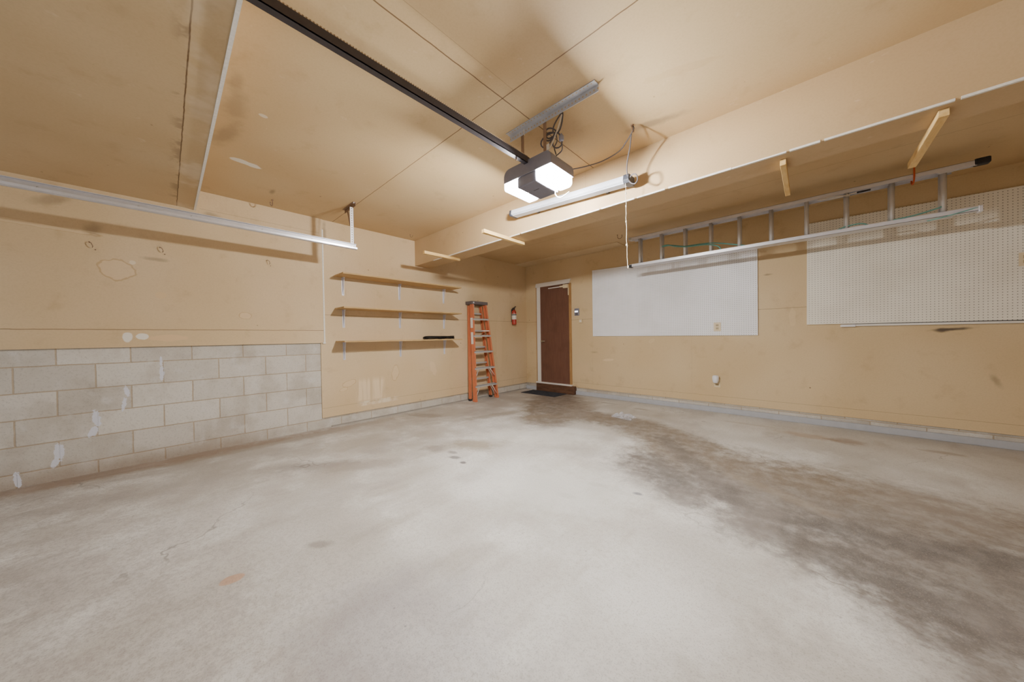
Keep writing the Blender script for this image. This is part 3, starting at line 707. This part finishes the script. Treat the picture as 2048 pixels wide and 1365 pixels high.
def jhook(name, label, x, y, drop, r, mat, w=.004, turn=(0, 1), cat='hook', z0=CZ, group=None, plate=True):
    pts = [(x, y, z0+.01), (x, y, z0-.02), (x, y, z0-drop)]
    for i in range(1, 10):
        a = PI*1.15*i/9
        pts.append((x+turn[0]*r*(1-math.cos(a)), y+turn[1]*r*(1-math.cos(a)), z0-drop-r*math.sin(a)))
    t = thing(name, label, cat, (x, y, z0), group)
    MB().tube(pts, w, 8).build('hook_wire', mat, t)
    MB().lathe([(.002, -.003), (w*2.2, -.002), (w*2.2, .006), (.002, .006)], (x, y, z0-.004), 12).build('collar', mat, t)
    return t
jhook('ceiling_hook', 'orange coated hook in the ceiling that holds the aluminium ladder rail', 5.118, 4.532, .12, .055, M['hook'], .006)
jhook('ceiling_hook', 'empty rusty hook in the rear ceiling left of the hanging ladder', 2.353, 4.575, .03, .035, M['rust'], .004, (1, 0))
jhook('ceiling_hook', 'small dark hook in the ceiling above the left garage door track', .271, .793, .05, .022, M['rust'], .0045, (.8, -.6))
jhook('ceiling_hook', 'tiny dark hook in the ceiling where the beam meets the left wall', .25, 2.40, .02, .018, M['rust'], .003, (.7, .7))
for (y, z, lab) in ((-.42, 1.93, 'small dark bent hook high on the left wall, first from the left'), (-.023, 1.963, 'small dark bent hook high on the left wall, middle one of three'), (.777, 1.976, 'small dark bent hook high on the left wall nearest the shelves')):
    t = thing('wall_hook', lab, 'hook', (.026, y, z), 'bent wire hooks on the left wall')
    MB().tube([(.024, y, z+.01), (.05, y, z+.012), (.065, y+.012, z), (.062, y+.02, z-.025), (.045, y+.016, z-.032)], .003, 6).build('hook_wire', M['rust'], t)
    MB().cyl((.026, y+.03, z-.045), (.032, y+.03, z-.045), .004, 8).build('screw', M['rust'], t)

# ------------------------------------------------------------------ garage door track with hanger
t = thing('garage_door_track', 'galvanised horizontal door track along the left wall with hanging end', 'track', (.756, 0, 2.08))
prof = [(.744, 2.143), (.750, 2.143), (.752, 2.098), (.758, 2.088), (.775, 2.086), (.786, 2.092), (.788, 2.104), (.784, 2.104), (.781, 2.095), (.774, 2.090), (.760, 2.092), (.757, 2.100), (.756, 2.147), (.744, 2.147)]
MB().prism([(.745, 2.148), (.745, 2.094), (.751, 2.085), (.774, 2.083), (.787, 2.090), (.789, 2.106), (.785, 2.106), (.782, 2.094), (.773, 2.087), (.754, 2.089), (.749, 2.096), (.749, 2.144), (.766, 2.144), (.766, 2.148)], 'y', FY+.05, 1.45).build('track_channel', M['galv'], t)
for y in (-.75, -.55, -.12, .16, .62, 1.02, 1.40, 1.43): MB().cyl((.748, y, 2.118), (.752, y, 2.118), .006, 8).build('bolt', M['alu_dull'], t)
MB().box(.745, .748, 1.395, 1.430, 2.10, CZ-.035).box(.730, .748, 1.428, 1.431, 2.10, CZ-.035).build('hanger_strap', M['perf_v'], t)
MB().hexa([(.735, 1.432, 2.14), (.755, 1.432, 2.14), (.755, 1.436, 2.14), (.735, 1.436, 2.14)], [(.565, 1.432, CZ-.03), (.60, 1.432, CZ-.03), (.60, 1.436, CZ-.03), (.565, 1.436, CZ-.03)]).build('diagonal_strap', M['rust'], t)
MB().box(.515, .825, 1.425, 1.429, CZ-.04, CZ).box(.515, .825, 1.40, 1.429, CZ-.004, CZ).build('ceiling_angle', M['rust'], t)
MB().lathe([(.002, 0), (.009, 0), (.009, .008), (.002, .008)], (.81, 1.412, CZ-.012), 8).build('lag_bolt', M['galv'], t)

# ------------------------------------------------------------------ garage door opener
t = thing('door_opener', 'charcoal garage door opener on the ceiling with two glowing white light lenses', 'opener', (2.955, 1.9, 2.17))
def rounded(x0, x1, z0, z1, r, n=5, which=(1, 1, 1, 1)):
    P = []
    for k, (cx, cz, a0) in enumerate(((x1, z1, 0), (x0, z1, PI/2), (x0, z0, PI), (x1, z0, 3*PI/2))):
        rr = r if which[k] else .003
        ox = cx-rr if cx == x1 else cx+rr; oz = cz-rr if cz == z1 else cz+rr
        for i in range(n+1):
            a = a0+PI/2*i/n; P.append((ox+rr*math.cos(a), oz+rr*math.sin(a)))
    return P
Y0, Y1 = 1.765, 2.045
prof = rounded(2.735, 3.175, 2.255, 2.352, .055, 6, (1, 1, 0, 0))
MB().prism(prof, 'y', Y0, Y1, False).build('housing', M['body'], t, .004)
MB().box(2.868, 3.042, Y0+.004, Y1-.004, 2.182, 2.256).build('motor_cover', M['body'], t, .008)
MB().box(2.93, 2.98, 1.88, 1.884, 2.180, 2.184).build('seam_line', M['cord'], t)
for (x0, x1) in ((2.742, 2.866), (3.044, 3.168)):
    prof = rounded(x0, x1, 2.186, 2.2545, .03, 5, (0, 0, 1, 1))
    o = MB().prism(prof, 'y', Y0-.002, Y1-.01, True).build('light_lens', M['lens'], t, .016, 4)
    cx = (x0+x1)/2
    b = MB().tube([(cx, 1.86, 2.220), (cx, 1.94, 2.220)], .026, 12)
    b.lathe([(.001, -.02), (.012, -.016), (.018, 0), (.012, .016), (.001, .02)], (cx, 1.95, 2.220), 10)
    b.build('bulb', M['bulb'], o)
ZR = 2.328
MB().box(2.940, 2.944, FY+.3, Y0+.02, ZR, ZR+.042).box(2.944, 2.975, FY+.3, Y0+.02, ZR, ZR+.004).box(2.971, 2.975, FY+.3, Y0+.02, ZR, ZR+.042).box(2.944, 2.971, FY+.3, Y0+.02, ZR+.030, ZR+.034).build('rail', M['darkmetal'], t)
MB().box(2.964, 2.972, FY+.3, Y0, ZR+.043, ZR+.050).build('drive_chain', M['chain'], t)
MB().box(2.952, 2.957, FY+.3, Y0, ZR+.043, ZR+.060).build('chain_return', M['darkmetal'], t)
MB().cyl((2.958, 1.66, ZR), (2.958, 1.66, ZR-.02), .005, 8).build('rail_bolt', M['rust'], t)
MB().box(2.905, 2.930, 1.775, 1.779, 2.345, CZ-.03).build('hanger_strap', M['rust'], t)
MB().box(3.105, 3.130, 1.775, 1.779, 2.345, CZ-.03).build('hanger_strap', M['rust'], t)
MB().tube(bez([(3.05, 1.99, 2.185), (3.055, 1.98, 2.15), (3.085, 1.965, 2.115), (3.12, 1.96, 2.10), (3.16, 1.955, 2.105), (3.19, 1.955, 2.115)], 6), .0028, 6).build('antenna_wire', M['ivory'], t)
t = thing('angle_bracket', 'long punched steel angle screwed to the ceiling above the door opener', 'bracket', (3.16, 1.757, CZ-.04))
MB().box(2.804, 3.520, 1.768, 1.772, CZ-.042, CZ).build('angle_flange', M['perf_h'], t)
MB().box(2.804, 3.520, 1.722, 1.772, CZ-.004, CZ).build('angle_flange', M['perf_h'], t)
MB().tube([(2.94+.0*i, 1.772+.006*math.sin(i), CZ-.022+.026*math.cos(i)) for i in range(7)], .003, 6, True).build('wire_tie', M['white'], t)

# bundle of cords on the angle bracket
t = thing('power_cord', 'looped grey power cord bundled under the steel angle above the opener', 'cord', (3.2, 1.80, 2.36))
def petal(cx, cz, L, W, ang, y=1.80, n=18):
    pts = []
    for i in range(n):
        a = 2*PI*i/n; u = L/2*(1+math.cos(a)); v = W/2*math.sin(a)
        pts.append((cx+u*math.cos(ang)-v*math.sin(ang), y+.008*math.sin(a*2), cz+u*math.sin(ang)+v*math.cos(ang)))
    return pts
C0 = (3.183, 2.455)
for L, W, ang, dy in ((.13, .058, math.radians(62), 0), (.095, .062, math.radians(150), .008), (.115, .07, math.radians(200), -.006), (.105, .07, math.radians(285), .004), (.09, .05, math.radians(170), .012)):
    MB().tube(petal(C0[0], C0[1], L, W, ang, 1.80+dy), .005, 6, True).build('cord_loop', M['cord'], t)
MB().tube(bez([(3.19, 1.80, 2.46), (3.20, 1.80, 2.40), (3.165, 1.82, 2.38), (3.15, 1.86, 2.353)], 6), .004, 6).tube(bez([(3.22, 1.80, 2.43), (3.23, 1.81, 2.385), (3.21, 1.84, 2.35), (3.14, 1.87, 2.35)], 6), .004, 6).build('cord_tail', M['cord'], t)
MB().tube(bez([(3.25, 1.785, 2.545), (3.22, 1.795, 2.49), (3.19, 1.795, 2.44), (3.165, 1.79, 2.39), (3.135, 1.785, 2.352)], 6), .008, 6, flat=.003).build('hanging_strap', M['ivory'], t)
MB().box(3.108, 3.152, 1.776, 1.780, 2.325+.03, 2.395).build('paper_tag', M['sticker'], t)
MB().lathe([(.004, 0), (.016, .004), (.017, .03), (.006, .045), (.004, .05)], (3.235, 1.80, 2.385), 10).build('plug', M['body'], t)

# ------------------------------------------------------------------ strip light near the beam
A0 = Vector((2.150, 2.50, 2.372)); A1 = Vector((3.405, 2.50, 2.303))
def lightbox(u0, u1, prof, name, mat, parent, bevel=0):
    d = A1-A0; n = len(prof); vs = []
    for u in (u0, u1):
        p = A0+d*u
        for y, z in prof: vs.append((p.x, p.y+y, p.z+z))
    fs = [(i, (i+1) % n, n+(i+1) % n, n+i) for i in range(n)]+[tuple(range(n))[::-1], tuple(range(n, 2*n))]
    mb = MB(); mb.add(vs, fs); return mb.build(name, mat, parent, bevel)
t = thing('strip_light', 'unlit white linear strip light fixed along the front of the ceiling beam', 'light fixture', (2.78, 2.50, 2.28))
lightbox(.02, .975, [(-.048, .036), (-.056, -.004), (-.044, -.012), (.044, -.012), (.056, -.004), (.048, .036)], 'housing', M['fix'], t, .002)
lightbox(.025, .97, [(-.040, -.012), (-.036, -.020), (.036, -.020), (.040, -.012)], 'diffuser', simple('grey_diffuser', lin(176, 179, 188), .35, var=.03), t)
lightbox(0, .022, [(-.050, .038), (-.060, -.004), (-.046, -.022), (.046, -.022), (.060, -.004), (.050, .038)], 'end_cap', M['fixcap'], t, .003)
lightbox(.972, 1.01, [(-.050, .042), (-.064, -.004), (-.048, -.026), (.048, -.026), (.062, -.004), (.050, .042)], 'end_cap', M['fixcap'], t, .003)
lightbox(.2, .22, [(.04, .02), (.04, .0), (.112, .0), (.112, .02)], 'mounting_bracket', M['fixcap'], t)
lightbox(.8, .82, [(.04, .02), (.04, .0), (.112, .0), (.112, .02)], 'mounting_bracket', M['fixcap'], t)
random.seed(5)
mb = MB(); pts = [(3.385, 2.455, 2.285)]
for i in range(1, 22): pts.append((3.385+random.uniform(-.003, .003)+.001*i*.4, 2.455+random.uniform(-.002, .002), 2.285-i*.0305))
pts.append((3.400, 2.455, 1.625))
mb.tube(pts, .002, 6)
for z in (2.20, 2.10, 1.98, 1.80): mb.lathe([(.001, -.010), (.005, -.005), (.005, .005), (.001, .010)], (3.388, 2.455, z), 8)
mb.lathe([(.001, -.012), (.006, -.006), (.005, .006), (.001, .010)], (3.400, 2.455, 1.625), 8)
mb.build('pull_string', M['ivory'], t)
MB().tube(bez([(3.505, 2.285, 2.53), (3.47, 2.34, 2.47), (3.425, 2.40, 2.41), (3.405, 2.44, 2.35), (3.42, 2.45, 2.28), (3.46, 2.44, 2.245), (3.485, 2.44, 2.265), (3.475, 2.44, 2.31), (3.44, 2.45, 2.325), (3.41, 2.46, 2.30)], 6), .0048, 6).build('supply_cord', M['cord'], t)
t = thing('cable', 'thin grey cable drooping from a rusty ceiling hook toward the door opener', 'cable', (3.51, 2.28, CZ))
MB().tube(bez([(3.515, 2.285, 2.585), (3.525, 2.28, 2.56), (3.505, 2.285, 2.535), (3.46, 2.30, 2.50), (3.40, 2.31, 2.46), (3.30, 2.25, 2.405), (3.20, 2.16, 2.365), (3.10, 2.08, 2.345), (3.06, 2.05, 2.33)], 6), .004, 6).build('cable_run', M['cord'], t)
jhook('ceiling_hook', 'rusty hook in the ceiling from which the grey cables hang', 3.515, 2.276, .03, .012, M['rust'], .005, (0, 1))

# ------------------------------------------------------------------ camera (36 mm sensor frame, 2048 x 1365)
yaw, pitch, roll = math.radians(42.84), math.radians(-.67), math.radians(-.89)
Fw = Vector((-math.sin(yaw)*math.cos(pitch), math.cos(yaw)*math.cos(pitch), math.sin(pitch)))
Rt = Vector((math.cos(yaw), math.sin(yaw), 0)); Up = Rt.cross(Fw)
R2 = Rt*math.cos(roll)+Up*math.sin(roll); U2 = -Rt*math.sin(roll)+Up*math.cos(roll)
cam = bpy.data.objects.new('camera', bpy.data.cameras.new('camera')); COL.objects.link(cam)
mw = Matrix((( R2.x, U2.x, -Fw.x, 4.431), (R2.y, U2.y, -Fw.y, 0), (R2.z, U2.z, -Fw.z, 1.093), (0, 0, 0, 1)))
cam.matrix_world = mw
cam.data.sensor_width = 36; cam.data.lens = 641.2/2048*36; cam.data.clip_start = .02
bpy.context.scene.camera = cam

# ------------------------------------------------------------------ world: even fill light added from behind the camera, front wall left out
w = bpy.data.worlds.new('world'); bpy.context.scene.world = w; w.use_nodes = True
nt = w.node_tree; nt.nodes.clear()
bg = nt.nodes.new('ShaderNodeBackground'); wo = nt.nodes.new('ShaderNodeOutputWorld')
bg.inputs[0].default_value = (.96, .97, 1.0, 1); bg.inputs[1].default_value = .5
nt.links.new(bg.outputs[0], wo.inputs[0])
sc = bpy.context.scene
sc.view_settings.view_transform = 'AgX'
sc.view_settings.look = 'None'
sc.view_settings.exposure = 0.12
sc.cycles.max_bounces = 8; sc.cycles.diffuse_bounces = 4; sc.cycles.glossy_bounces = 3; sc.cycles.use_adaptive_sampling = True; sc.cycles.adaptive_threshold = .035; sc.cycles.adaptive_min_samples = 12
sc.cycles.sample_clamp_indirect = 6
